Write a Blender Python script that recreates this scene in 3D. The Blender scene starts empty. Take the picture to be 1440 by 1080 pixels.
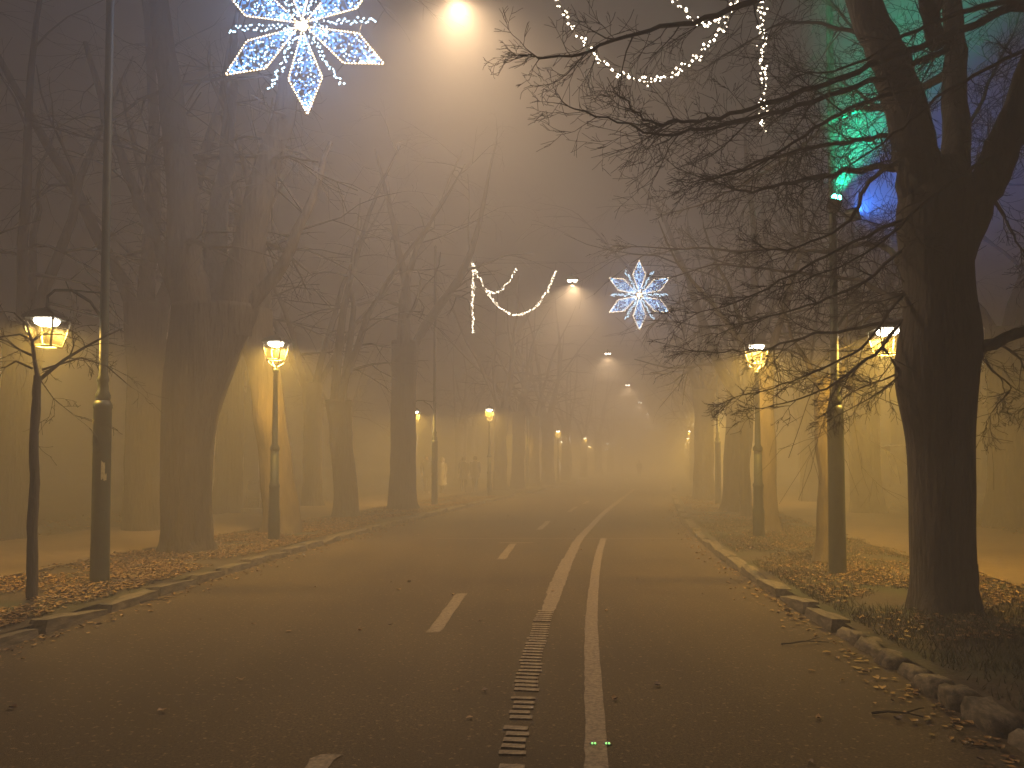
import bpy, math, random
import numpy as np
from mathutils import Vector, Matrix, noise

# ------------------------------------------------------------------ camera
S = bpy.context.scene
COL = S.collection
W0, H0, F = 1440.0, 1080.0, 1082.0          # photograph size and focal length in its pixels
PITCH = math.radians(2.0)
HORIZON = 650.0
CY = HORIZON - F * math.tan(PITCH)
CAM_H = 1.6
cam = bpy.data.cameras.new('camera')
cam.sensor_width = 36.0
cam.lens = 36.0 * F / W0
cam.shift_y = (CY - H0 / 2) / W0
cam.clip_start, cam.clip_end = 0.05, 2000
camo = bpy.data.objects.new('camera', cam)
camo.location = (0, 0, CAM_H)
camo.rotation_euler = (math.radians(90) + PITCH, 0, 0)
COL.objects.link(camo)
S.camera = camo

# ------------------------------------------------------------------ night sky, exposure, sampling
world = bpy.data.worlds.new('World')
S.world = world
world.use_nodes = True
wn = world.node_tree
bg = wn.nodes['Background']
bg.inputs['Color'].default_value = (0.62, 0.50, 0.42, 1)
bg.inputs['Strength'].default_value = 0.04
S.view_settings.view_transform = 'Standard'
S.view_settings.look = 'None'
S.view_settings.exposure = 0.0
S.view_settings.gamma = 1.0
S.view_settings.use_curve_mapping = False
cy = S.cycles
cy.use_denoising = True
cy.max_bounces = 4
cy.diffuse_bounces = 1
cy.glossy_bounces = 1
cy.transmission_bounces = 1
cy.volume_bounces = 2
cy.transparent_max_bounces = 8
cy.caustics_reflective = False
cy.caustics_refractive = False
cy.sample_clamp_indirect = 0.6
cy.sample_clamp_direct = 0.0
cy.use_adaptive_sampling = False
cy.use_light_tree = True

FOG = 0.034            # scattering per metre
FOG_G = 0.0
LANTERN_W, OVER_W = 310.0, 2350.0
LANTERN_C, OVER_C = (1.0, 0.59, 0.10), (1.0, 0.67, 0.38)

rng = random.Random(7)

# ------------------------------------------------------------------ pixel of the photograph -> point of the place
def ray(px, py):
    a, b = (px - W0 / 2) / F, (CY - py) / F
    return Vector((a, math.cos(PITCH) - b * math.sin(PITCH), math.sin(PITCH) + b * math.cos(PITCH)))
def G(px, py, z=0.0):
    d = ray(px, py)
    t = (z - CAM_H) / d.z
    return Vector((d.x * t, d.y * t, z))
def P(px, py, Y):
    d = ray(px, py)
    t = Y / d.y
    return Vector((d.x * t, Y, CAM_H + d.z * t))

# ------------------------------------------------------------------ road centre line
_CY = np.array([-40, 0, 6, 10, 15, 20, 28, 37, 60, 72, 120, 200, 300.])
_CX = np.array([-3.4, -1.1, -0.75, -0.5, 0.0, 0.78, 2.25, 4.0, 8.9, 11.5, 22.0, 40.0, 62.])
def cx(y):
    # smoothed linear interpolation
    return float(sum(np.interp(y + d, _CY, _CX) for d in (-3, -1.5, 0, 1.5, 3)) / 5)
def dcx(y):
    return (cx(y + .5) - cx(y - .5))

# ------------------------------------------------------------------ helpers
class MB:
    def __init__(s):
        s.v, s.f = [], []
    def add(s, vs, fs):
        o = len(s.v)
        s.v.extend(vs)
        s.f.extend([tuple(i + o for i in f) for f in fs])
    def box(s, c, size, M=None):
        x, y, z = (k / 2 for k in size)
        vs = [Vector((a, b, d)) for d in (-z, z) for b in (-y, y) for a in (-x, x)]
        c = Vector(c)
        vs = [tuple((M @ v if M else v) + c) for v in vs]
        s.add(vs, [(0, 2, 3, 1), (4, 5, 7, 6), (0, 1, 5, 4), (2, 6, 7, 3), (0, 4, 6, 2), (1, 3, 7, 5)])
    def tube(s, pts, rad, n=4, cap=True, jit=0.0, ref=None):
        o = len(s.v)
        m = len(pts)
        for i in range(m):
            p = pts[i]
            t = (pts[min(i + 1, m - 1)] - pts[max(i - 1, 0)])
            if t.length < 1e-9: t = Vector((0, 0, 1))
            t.normalize()
            r = ref if ref else (Vector((0, 0, 1)) if abs(t.z) < 0.85 else Vector((0, 1, 0)))
            u = t.cross(r); u.normalize()
            w = t.cross(u)
            for k in range(n):
                a = 2 * math.pi * k / n
                R = rad[i]
                s.v.append(tuple(p + u * (R * math.cos(a)) + w * (R * math.sin(a))))
        for i in range(m - 1):
            for k in range(n):
                a, b = o + i * n + k, o + i * n + (k + 1) % n
                s.f.append((a, a + n, b + n, b))
        if cap:
            s.f.append(tuple(o + k for k in range(n)))
            s.f.append(tuple(o + (m - 1) * n + k for k in reversed(range(n))))
    def lathe(s, prof, n=16, c=(0, 0, 0), rot=0.0):
        o = len(s.v)
        for r, z in prof:
            for k in range(n):
                a = 2 * math.pi * k / n + rot
                s.v.append((c[0] + r * math.cos(a), c[1] + r * math.sin(a), c[2] + z))
        m = len(prof)
        for i in range(m - 1):
            for k in range(n):
                a, b = o + i * n + k, o + i * n + (k + 1) % n
                s.f.append((a, b, b + n, a + n))
        s.f.append(tuple(o + k for k in reversed(range(n))))
        s.f.append(tuple(o + (m - 1) * n + k for k in range(n)))
    def octa(s, p, r):
        x, y, z = p
        s.add([(x + r, y, z), (x - r, y, z), (x, y + r, z), (x, y - r, z), (x, y, z + r), (x, y, z - r)],
              [(0, 2, 4), (2, 1, 4), (1, 3, 4), (3, 0, 4), (2, 0, 5), (1, 2, 5), (3, 1, 5), (0, 3, 5)])
    def mesh(s, name, mat=None, smooth=False):
        me = bpy.data.meshes.new(name)
        me.from_pydata(s.v, [], s.f)
        if mat: me.materials.append(mat)
        if smooth: me.shade_smooth()
        return me

def np_mesh(name, verts, faces, mat, smooth=False):
    """verts (n,3), faces (m,k) arrays of one polygon size"""
    me = bpy.data.meshes.new(name)
    n, (m, k) = len(verts), faces.shape
    me.vertices.add(n); me.vertices.foreach_set('co', np.asarray(verts, dtype=np.float32).ravel())
    me.loops.add(m * k); me.loops.foreach_set('vertex_index', faces.astype(np.int32).ravel())
    me.polygons.add(m)
    me.polygons.foreach_set('loop_start', np.arange(0, m * k, k, dtype=np.int32))
    me.update(calc_edges=True)
    if mat: me.materials.append(mat)
    if smooth: me.shade_smooth()
    return me

def obj(name, me, parent=None, loc=(0, 0, 0), rot=None):
    o = bpy.data.objects.new(name, me)
    COL.objects.link(o)
    o.location = loc
    if rot is not None: o.rotation_euler = rot
    if parent: o.parent = parent
    return o
def tag(o, label=None, cat=None, group=None, kind=None):
    if label: o['label'] = label
    if cat: o['category'] = cat
    if group: o['group'] = group
    if kind: o['kind'] = kind
    return o
def thing(name, loc, label, cat, group=None, rot=None):
    return tag(obj(name, None, None, loc, rot), label, cat, group)

# ------------------------------------------------------------------ materials
MATS = {}
def new_mat(name):
    m = bpy.data.materials.new(name)
    m.use_nodes = True
    MATS[name] = m
    nt = m.node_tree
    return m, nt, nt.nodes['Principled BSDF'], nt.nodes, nt.links
def noisy(name, c1, c2, scale, rough=0.8, bump=0.0, bscale=None, detail=6, stretch=None, metallic=0, c3=None, s3=1.0, spec=0.5, bdist=0.02):
    m, nt, b, N, L = new_mat(name)
    tc = N.new('ShaderNodeTexCoord')
    src = tc.outputs['Object']
    if stretch:
        mp = N.new('ShaderNodeMapping'); mp.inputs['Scale'].default_value = stretch
        L.new(src, mp.inputs['Vector']); src = mp.outputs['Vector']
    n = N.new('ShaderNodeTexNoise'); n.inputs['Scale'].default_value = scale; n.inputs['Detail'].default_value = detail
    n.inputs['Roughness'].default_value = 0.65
    L.new(src, n.inputs['Vector'])
    r = N.new('ShaderNodeValToRGB')
    r.color_ramp.elements[0].position, r.color_ramp.elements[1].position = 0.32, 0.68
    r.color_ramp.elements[0].color = (*c1, 1); r.color_ramp.elements[1].color = (*c2, 1)
    L.new(n.outputs['Fac'], r.inputs['Fac'])
    out = r.outputs['Color']
    if c3:
        n3 = N.new('ShaderNodeTexNoise'); n3.inputs['Scale'].default_value = s3; n3.inputs['Detail'].default_value = 5
        L.new(src, n3.inputs['Vector'])
        r3 = N.new('ShaderNodeValToRGB'); r3.color_ramp.elements[0].position, r3.color_ramp.elements[1].position = 0.45, 0.62
        L.new(n3.outputs['Fac'], r3.inputs['Fac'])
        mx = N.new('ShaderNodeMix'); mx.data_type = 'RGBA'
        L.new(r3.outputs['Color'], mx.inputs[0]); L.new(out, mx.inputs[6]); mx.inputs[7].default_value = (*c3, 1)
        out = mx.outputs[2]
    L.new(out, b.inputs['Base Color'])
    b.inputs['Roughness'].default_value = rough
    b.inputs['Metallic'].default_value = metallic
    b.inputs['Specular IOR Level'].default_value = spec
    if bump:
        nb = N.new('ShaderNodeTexNoise'); nb.inputs['Scale'].default_value = bscale or scale * 3; nb.inputs['Detail'].default_value = 4
        L.new(src, nb.inputs['Vector'])
        bp = N.new('ShaderNodeBump'); bp.inputs['Strength'].default_value = bump; bp.inputs['Distance'].default_value = bdist
        L.new(nb.outputs['Fac'], bp.inputs['Height']); L.new(bp.outputs['Normal'], b.inputs['Normal'])
    return m
def emit(name, col, strength):
    m, nt, b, N, L = new_mat(name)
    b.inputs['Base Color'].default_value = (0.3, 0.3, 0.3, 1)
    b.inputs['Emission Color'].default_value = (*col, 1)
    b.inputs['Emission Strength'].default_value = strength
    m.cycles.emission_sampling = 'NONE'
    return m

M_ASPHALT = noisy('asphalt', (0.026, 0.0188, 0.0095), (0.150, 0.108, 0.054), 60, 0.85, 0.8, 140, 4, c3=(0.070, 0.050, 0.026), s3=0.45, bdist=0.006, spec=.25)
def wear(m):
    # long wheel-track streaks and scattered pale grit in the asphalt
    N, L = m.node_tree.nodes, m.node_tree.links
    b = N['Principled BSDF']; src = b.inputs['Base Color'].links[0].from_socket
    tc = N.new('ShaderNodeTexCoord'); mp = N.new('ShaderNodeMapping'); mp.inputs['Scale'].default_value = (1.5, .10, 1)
    n = N.new('ShaderNodeTexNoise'); n.inputs['Scale'].default_value = 1.0; n.inputs['Detail'].default_value = 4
    r = N.new('ShaderNodeMapRange'); r.inputs[1].default_value, r.inputs[2].default_value, r.inputs[3].default_value, r.inputs[4].default_value = .3, .7, .86, 1.16
    L.new(tc.outputs['Object'], mp.inputs['Vector']); L.new(mp.outputs['Vector'], n.inputs['Vector']); L.new(n.outputs['Fac'], r.inputs[0])
    mx = N.new('ShaderNodeMix'); mx.data_type = 'RGBA'; mx.blend_type = 'MULTIPLY'; mx.inputs[0].default_value = 1
    L.new(src, mx.inputs[6]); L.new(r.outputs[0], mx.inputs[7])
    v = N.new('ShaderNodeTexNoise'); v.inputs['Scale'].default_value = 26; v.inputs['Detail'].default_value = 2
    L.new(tc.outputs['Object'], v.inputs['Vector'])
    r2 = N.new('ShaderNodeMapRange'); r2.inputs[1].default_value, r2.inputs[2].default_value = .62, .70
    L.new(v.outputs['Fac'], r2.inputs[0])
    m2 = N.new('ShaderNodeMix'); m2.data_type = 'RGBA'; m2.inputs[7].default_value = (.25, .18, .10, 1)
    L.new(r2.outputs[0], m2.inputs[0]); L.new(mx.outputs[2], m2.inputs[6]); L.new(m2.outputs[2], b.inputs['Base Color'])
wear(M_ASPHALT)
M_SAND = noisy('sand_path', (0.145, 0.10, 0.05), (0.215, 0.155, 0.085), 6, 0.9, 0.25, 60, c3=(0.14, 0.098, 0.052), s3=0.6)
M_SOIL = noisy('soil', (0.035, 0.026, 0.014), (0.085, 0.060, 0.032), 9, 0.95, 0.6, 30, c3=(0.040, 0.046, 0.016), s3=0.8)
M_LAND = noisy('park_ground', (0.04, 0.032, 0.018), (0.09, 0.07, 0.038), 2.0, 0.95, 0.4, 14, c3=(0.045, 0.05, 0.02), s3=0.3)
M_STONE = noisy('kerb_granite', (0.10, 0.080, 0.054), (0.24, 0.19, 0.125), 14, 0.8, 0.5, 40, c3=(0.06, 0.05, 0.03), s3=5, bdist=0.015)
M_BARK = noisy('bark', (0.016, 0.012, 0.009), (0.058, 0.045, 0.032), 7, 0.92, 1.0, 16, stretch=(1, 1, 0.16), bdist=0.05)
M_PALE_LIT_BARK = noisy('pale_lit_bark', (0.07, 0.052, 0.028), (0.16, 0.12, 0.065), 7, 0.9, 0.8, 16, stretch=(1, 1, 0.2), bdist=0.03)  # lighter bark: lamplight on trunks behind the lamps put into the colour
M_TWIG = noisy('twig_bark', (0.016, 0.012, 0.009), (0.042, 0.032, 0.023), 20, 0.85)
M_GREEN = noisy('green_paint', (0.007, 0.016, 0.012), (0.014, 0.029, 0.021), 12, 0.55, 0.15, 40, c3=(0.017, 0.031, 0.022), s3=3, bdist=0.004)
M_BLACK = noisy('dark_metal', (0.015, 0.016, 0.014), (0.032, 0.034, 0.030), 20, 0.5, 0.1)
M_STEEL = noisy('steel_wire', (0.10, 0.10, 0.10), (0.2, 0.2, 0.2), 40, 0.5, metallic=0.6)
M_FRAME = noisy('lantern_frame', (0.16, 0.155, 0.13), (0.24, 0.23, 0.19), 25, 0.45)
M_PAPER = noisy('old_paper', (0.42, 0.38, 0.24), (0.72, 0.66, 0.42), 30, 0.8)
M_RAIL = noisy('pale_rail', (0.4, 0.38, 0.33), (0.55, 0.52, 0.45), 15, 0.6)
M_BULB_W = emit('warm_bulb', (1.0, 0.76, 0.46), 10.0)
M_BULB_B = emit('cool_bulb', (0.50, 0.78, 1.0), 8.0)
M_BLUE_GLOW = emit('blue_bulb', (0.07, 0.32, 0.95), 1.9)
M_BULB_G = emit('garland_bulb', (1.0, 0.83, 0.60), 12.0)
M_ROPE = emit('lit_rope', (1.0, 0.58, 0.20), .55)
M_PANEL = emit('lantern_panel', (1.0, 0.90, 0.70), 40.0)
M_PANEL2 = emit('street_panel', (1.0, 0.86, 0.68), 24.0)
M_PANELG = emit('green_panel', (0.10, 1.0, 0.60), 40.0)
M_PANELB = emit('blue_panel', (0.06, 0.28, 1.0), 6.0)
M_GREEN_DOT = emit('green_dot_glow', (0.35, 1.0, 0.25), 1.6)

def mk_glass():
    m, nt, b, N, L = new_mat('lantern_glass')
    N.remove(b)
    t = N.new('ShaderNodeBsdfTransparent'); t.inputs['Color'].default_value = (0.93, 0.92, 0.88, 1)
    g = N.new('ShaderNodeBsdfGlossy'); g.inputs['Roughness'].default_value = 0.35
    g.inputs['Color'].default_value = (0.8, 0.8, 0.8, 1)
    x = N.new('ShaderNodeMixShader'); x.inputs[0].default_value = 0.004
    L.new(t.outputs[0], x.inputs[1]); L.new(g.outputs[0], x.inputs[2])
    L.new(x.outputs[0], N['Material Output'].inputs['Surface'])
    return m
M_GLASS = mk_glass()

def mk_leaf():
    m, nt, b, N, L = new_mat('dead_leaf')
    g = N.new('ShaderNodeNewGeometry')
    r = N.new('ShaderNodeValToRGB')
    e = r.color_ramp.elements
    e[0].position, e[0].color = 0.0, (0.055, 0.028, 0.010, 1)
    e[1].position, e[1].color = 1.0, (0.42, 0.26, 0.10, 1)
    k = e.new(0.45); k.color = (0.20, 0.10, 0.030, 1)
    k = e.new(0.8); k.color = (0.36, 0.20, 0.062, 1)
    L.new(g.outputs['Random Per Island'], r.inputs['Fac'])
    L.new(r.outputs['Color'], b.inputs['Base Color'])
    b.inputs['Roughness'].default_value = 0.6
    return m
M_LEAF = mk_leaf()
def mk_grass():
    m, nt, b, N, L = new_mat('grass_blade')
    g = N.new('ShaderNodeNewGeometry')
    r = N.new('ShaderNodeValToRGB')
    e = r.color_ramp.elements
    e[0].color = (0.030, 0.042, 0.010, 1); e[1].color = (0.13, 0.115, 0.04, 1)
    L.new(g.outputs['Random Per Island'], r.inputs['Fac'])
    L.new(r.outputs['Color'], b.inputs['Base Color'])
    b.inputs['Roughness'].default_value = 0.7
    return m
M_GRASS = mk_grass()
def mk_paint():
    m, nt, b, N, L = new_mat('road_paint')
    tc = N.new('ShaderNodeTexCoord')
    n = N.new('ShaderNodeTexNoise'); n.inputs['Scale'].default_value = 30; n.inputs['Detail'].default_value = 6
    n.inputs['Roughness'].default_value = 0.7
    L.new(tc.outputs['Object'], n.inputs['Vector'])
    r = N.new('ShaderNodeValToRGB'); e = r.color_ramp.elements
    e[0].position, e[0].color = 0.38, (0.10, 0.066, 0.035, 1)
    e[1].position, e[1].color = 0.66, (0.33, 0.255, 0.15, 1)
    L.new(n.outputs['Fac'], r.inputs['Fac']); L.new(r.outputs['Color'], b.inputs['Base Color'])
    b.inputs['Roughness'].default_value = 0.7
    return m
M_PAINT = mk_paint()

# ------------------------------------------------------------------ ground, road, paths
VZ = 0.09            # height of the verges above the road
def strip(y0, y1, o0, o1, z, ny, nx=1, wob=0.0):
    """sheet along the road between two offsets from its centre line"""
    ys = np.linspace(0, 1, ny + 1) ** 1.6 * (y1 - y0) + y0
    V = []
    for y in ys:
        c = cx(y)
        for i in range(nx + 1):
            o = o0 + (o1 - o0) * i / nx
            zz = z
            if wob:
                zz += wob * (noise.noise(Vector((o * 1.3, y * 1.3, 3))) + .5 * noise.noise(Vector((o * 4, y * 4, 9))))
            V.append((c + o, y, zz))
    Fc = []
    for j in range(ny):
        for i in range(nx):
            a = j * (nx + 1) + i
            Fc.append((a, a + 1, a + nx + 2, a + nx + 1))
    return V, Fc
def strip_obj(name, mat, *a, smooth=True, **k):
    mb = MB(); mb.v, mb.f = strip(*a, **k)
    return tag(obj(name, mb.mesh(name, mat, smooth)), kind='structure')
def ragged_strip(name, mat, y0, y1, o0, o1, z, ny, amp):
    mb = MB()
    ys = np.linspace(0, 1, ny + 1) ** 1.6 * (y1 - y0) + y0
    for y in ys:
        a = amp * noise.noise(Vector((y * 1.1, o0, 0))) + .4 * amp * noise.noise(Vector((y * 5, o0, 2)))
        b = amp * noise.noise(Vector((y * 1.1, o1, 5))) + .4 * amp * noise.noise(Vector((y * 5, o1, 7)))
        mb.v += [(cx(y) + o0 + a, y, z), (cx(y) + o1 + b, y, z)]
    for j in range(ny):
        mb.f.append((2 * j, 2 * j + 1, 2 * j + 3, 2 * j + 2))
    return tag(obj(name, mb.mesh(name, mat, True)), kind='structure')

g = MB(); g.add([(-150, -30, -0.06), (210, -30, -0.06), (210, 300, -0.06), (-150, 300, -0.06)], [(0, 1, 2, 3)])
tag(obj('ground', g.mesh('ground', M_LAND)), kind='structure')
road = strip_obj('road', M_ASPHALT, -25, 290, -3.72, 3.72, 0.0, 160, nx=2)
verge_l = strip_obj('verge_left', M_SOIL, -20, 285, -6.3, -3.79, VZ, 240, nx=14, wob=0.022)
verge_r = strip_obj('verge_right', M_SOIL, -20, 285, 3.79, 6.8, VZ, 240, nx=14, wob=0.022)
ragged_strip('path_left', M_SAND, -20, 285, -9.5, -6.1, VZ + 0.035, 300, 0.13)
ragged_strip('path_right', M_SAND, -20, 285, 6.55, 10.3, VZ + 0.035, 300, 0.13)
strip_obj('park_lawn_left', M_LAND, -20, 285, -70, -9.3, VZ, 200, nx=30, wob=0.03)
strip_obj('park_lawn_right', M_LAND, -20, 285, 10.1, 80, VZ, 200, nx=30, wob=0.03)

# kerbs: every stone on its own
def stone_mesh(seed, rough=1.0):
    r = random.Random(seed)
    mb = MB()
    nx, ny, nz = (6, 4, 3) if rough > 1 else (5, 2, 2)
    idx = {}
    for i in range(nx + 1):
        for j in range(ny + 1):
            for k in range(nz + 1):
                if 0 < i < nx and 0 < j < ny and 0 < k < nz: continue
                x, y, z = i / nx - .5, j / ny - .5, k / nz - .5
                # round the corners, knock chips off the edges
                e = (abs(x) > .49) + (abs(y) > .49) + (abs(z) > .49)
                s = 1 - 0.045 * rough * max(0, e - 1)
                d = noise.noise_vector(Vector((x * 3 + seed * 7.1, y * 3, z * 3))) * 0.09 * rough
                chip = r.uniform(0, .10) if e >= 2 and z > 0 else 0
                idx[(i, j, k)] = len(mb.v)
                mb.v.append((x * (s - chip * .3) + d.x * .35, y * (s - chip) + d.y, z * (s - chip * .6) + d.z * .7))
    def quad(a, b, c, d): mb.f.append((idx[a], idx[b], idx[c], idx[d]))
    for i in range(nx):
        for j in range(ny):
            quad((i, j, 0), (i, j + 1, 0), (i + 1, j + 1, 0), (i + 1, j, 0))
            quad((i, j, nz), (i + 1, j, nz), (i + 1, j + 1, nz), (i, j + 1, nz))
        for k in range(nz):
            quad((i, 0, k), (i + 1, 0, k), (i + 1, 0, k + 1), (i, 0, k + 1))
            quad((i, ny, k), (i, ny, k + 1), (i + 1, ny, k + 1), (i + 1, ny, k))
    for j in range(ny):
        for k in range(nz):
            quad((0, j, k), (0, j, k + 1), (0, j + 1, k + 1), (0, j + 1, k))
            quad((nx, j, k), (nx, j + 1, k), (nx, j + 1, k + 1), (nx, j, k + 1))
    return mb.mesh('kerb_stone', M_STONE, rough > 1)
STONES = [stone_mesh(i) for i in range(12)]
RUBBLE = [stone_mesh(40 + i, 2.3) for i in range(9)]
def kerb(side):
    root = tag(obj('kerb_left' if side < 0 else 'kerb_right', None), kind='structure')
    y = 1.0
    n = 0
    while y < 62:
        near_r = side > 0 and y < 6.9
        ln = rng.uniform(0.28, 0.5) if near_r else rng.uniform(0.7, 1.15)
        gap = rng.uniform(-0.03, 0.03) if near_r else rng.uniform(0.002, 0.014)
        ym = y + ln / 2
        o = side * (3.76 + rng.uniform(-.02, .02) * (1.6 if near_r else .6))
        h = 0.22
        top = 0.105 + rng.uniform(-.02, .015) * (1.3 if near_r else 0.8)
        s = obj('kerb_stone', rng.choice(RUBBLE if near_r else STONES), root, (cx(ym) + o, ym, top - h / 2))
        a = math.atan(dcx(ym))
        s.rotation_euler = (rng.gauss(0, .02), side * rng.gauss(.0, .05), math.pi / 2 - a + rng.gauss(0, .008 if not near_r else .07) + (math.pi if rng.random() < .5 else 0))
        s.scale = (ln, rng.uniform(.19, .225), h)
        y += ln + gap
        n += 1
    mb = MB()
    V, Fc = [], []
    for j, yy in enumerate(np.linspace(62, 280, 80)):
        c = cx(yy) + side * 3.76
        for dx, dz in ((-.1, -.1), (-.1, .12), (.1, .12), (.1, -.1)): V.append((c + dx, yy, dz))
    for j in range(79):
        for k in range(3):
            a = j * 4 + k
            Fc.append((a, a + 1, a + 5, a + 4))
    mb.v, mb.f = V, Fc
    tag(obj('far_kerb', mb.mesh('far_kerb', M_STONE), root), kind='stuff')
kerb(-1); kerb(1)

# road markings, lying 5 mm above the asphalt
def mark_strip(name, pts, parent=None, z=0.005, jag=0.0, n=None):
    """pts: (x, y, width) along the line"""
    mb = MB()
    ys = np.array([p[1] for p in pts]); xs = np.array([p[0] for p in pts]); ws = np.array([p[2] for p in pts])
    n = n or max(8, int((ys[-1] - ys[0]) * 6))
    for i in range(n + 1):
        y = ys[0] + (ys[-1] - ys[0]) * i / n
        x = sum(np.interp(y + d, ys, xs) for d in (-.9, -.45, 0, .45, .9)) / 5 if 0.05 < i / n < .95 else np.interp(y, ys, xs)
        w = np.interp(y, ys, ws) / 2
        j0, j1 = (rng.uniform(-jag, jag) for _ in range(2))
        mb.v += [(x - w + j0, y, z), (x + w + j1 * .5, y, z)]
        if i: mb.f.append((2 * i - 2, 2 * i - 1, 2 * i + 1, 2 * i))
    o = obj(name, mb.mesh(name, M_PAINT), parent)
    return o
def GP(px, py): v = G(px, py); return (v.x, v.y)
cl = tag(obj('dashed_centre_line', None), kind='structure')
for k, ((xa, ya), (xb, yb), w) in enumerate([
        (GP(405, 1120), GP(468, 1062), .13), (GP(608, 890), GP(650, 835), .135), (GP(704, 787), GP(722, 765), .14),
        (GP(757, 745), GP(772, 733), .14), (GP(799, 720), GP(812, 712.5), .14), (GP(819, 709), GP(829, 704.5), .14)]):
    mark_strip('dash', [(xa, ya, w), ((xa + xb) / 2, (ya + yb) / 2, w), (xb, yb, w)], cl, jag=.008)
for y in (42, 48, 54, 60, 66):
    mark_strip('dash', [(cx(y + d) + .45, y + d, .14) for d in (0, 1, 2)], cl)
sl = tag(obj('ribbed_solid_line', None), kind='structure')
line1 = [GP(719, 1100), GP(720, 1060), GP(733, 1000), GP(747, 930), GP(764, 870), GP(781, 820), GP(797, 783), GP(812, 758), GP(830, 738), GP(850, 719), GP(868, 705), GP(893, 688)]
l1x, l1y = [p[0] for p in line1], [p[1] for p in line1]
y = 3.4
while y < 8.3:
    x = float(np.interp(y, l1y, l1x))
    t = (y - 3.4) / 5
    w = rng.uniform(.13, .15) + (.03 if y > 5.2 else 0)
    mb = MB()
    bar_d = .052 + .012 * t + rng.uniform(-.008, .008)
    if rng.random() > .06:
        mb.box((0, 0, 0.001), (w, bar_d, .010))
        obj('paint_bar', mb.mesh('paint_bar', M_PAINT), sl, (x + rng.uniform(-.01, .01), y, .004), (0, 0, -math.atan(.1) + rng.uniform(-.05, .05)))
    y += .098
mark_strip('worn_strip', [(float(np.interp(yy, l1y, l1x)) + .03, yy, ww) for yy, ww in ((8.2, .12), (9, .17), (10, .2), (12, .2), (16, .17), (24, .17), (34, .18), (46, .18))], sl, jag=.018, n=260)
el = tag(obj('smooth_solid_line', None), kind='structure')
line2 = [GP(840, 1110), GP(838, 1060), GP(836, 980), GP(831, 910), GP(832, 860), GP(837, 805), GP(843, 775), GP(849, 757)]
mark_strip('paint_strip', [(a, b, .125) for a, b in line2], el, jag=.006, n=90)
tl = tag(obj('cross_joint_line', None), kind='structure')
mb = MB()
c = G(640, 757.5)
for i in range(41):
    x = -1.6 + 5.6 * i / 40
    yy = c.y + .02 * math.sin(i) + rng.uniform(-.02, .02)
    mb.v += [(x, yy - .03, .0055), (x, yy + .03, .0055)]
    if i: mb.f.append((2 * i - 2, 2 * i, 2 * i + 1, 2 * i - 1))
obj('paint_strip', mb.mesh('paint_strip', M_PAINT), tl)
mb = MB(); a = G(702, 763.5); b_ = G(752, 763.5); mb.box(((a.x + b_.x) / 2, a.y, .005), (b_.x - a.x, .09, .004)); obj('paint_strip', mb.mesh('paint_strip', M_PAINT), tl)

# green dots by the smooth line: low discs with glowing blocks
for k, (px, py) in enumerate(((834.5, 1047), (854, 1047))):
    c = G(px, py)
    t = thing('green_dot', (c.x, c.y, 0), 'tiny glowing green dot beside the smooth solid line', 'road stud', 'green dots')
    mb = MB(); mb.lathe([(.026, .0), (.024, .008), (.014, .013)], 10); obj('dot_base', mb.mesh('dot_base', M_STEEL), t)
    for dx in (-.008, .008):
        mb = MB(); mb.box((dx, -.016, .013), (.009, .008, .008)); obj('glow_block', mb.mesh('glow_block', M_GREEN_DOT), t)

# ------------------------------------------------------------------ dead leaves and grass
NR = np.random.default_rng(5)
def leaves(name, n, pos_fn, label, smin=.02, smax=.042):
    p = pos_fn(n)
    n = len(p)
    a = NR.uniform(0, 2 * np.pi, n); s = NR.uniform(smin, smax, n); asp = NR.uniform(.45, .8, n)
    curl = NR.uniform(.0, .45, n) * s; tx = NR.normal(0, .35, n); ty = NR.normal(0, .35, n)
    loc = np.array([[-1, 0], [-.3, -1], [.35, -.85], [1, 0], [.35, .85], [-.3, 1], [0, 0]])
    V = np.zeros((n, 7, 3))
    ca, sa = np.cos(a), np.sin(a)
    for i, (u, v) in enumerate(loc):
        x = u * s; y_ = v * s * asp
        V[:, i, 0] = p[:, 0] + ca * x - sa * y_
        V[:, i, 1] = p[:, 1] + sa * x + ca * y_
        V[:, i, 2] = p[:, 2] + .006 + (abs(u) * .5 + abs(v)) * curl * .6 + np.abs(x * tx + y_ * ty)
    base = np.array([[6, i, (i + 1) % 6] for i in range(6)])
    Fc = (base[None] + (np.arange(n) * 7)[:, None, None]).reshape(-1, 3)
    return tag(obj(name, np_mesh(name, V.reshape(-1, 3), Fc, M_LEAF)), label, 'leaves', kind='stuff')
cxv = np.vectorize(cx)
def hz(y, o, z):
    return np.array([z + 0.022 * (noise.noise(Vector((oo * 1.3, yy * 1.3, 3))) + .5 * noise.noise(Vector((oo * 4, yy * 4, 9)))) for yy, oo in zip(y, o)])
def verge_pos(o0, o1, y0, y1, pw=1.0, clump=0.0, keep=None):
    def fn(n):
        y = y0 + (y1 - y0) * NR.uniform(0, 1, n) ** 1.7
        o = o0 + (o1 - o0) * NR.uniform(0, 1, n) ** pw
        if clump:
            d = np.array([noise.noise(Vector((a * .9, b * .9, 17))) for a, b in zip(o, y)])
            k = NR.uniform(-.5, .5, n) < d * 1.6 + clump
            y, o = y[k], o[k]
        if keep is not None:
            k = keep(y, o); y, o = y[k], o[k]
        return np.stack([cxv(y) + o, y, hz(y, o, VZ) + NR.uniform(0, .02, len(y))], 1)
    return fn
leaves('fallen_leaves', 44000, verge_pos(-6.25, -3.95, 5, 34, 1.0, .22), 'brown fallen leaves strewn over the verge by the leaning tree')
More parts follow.
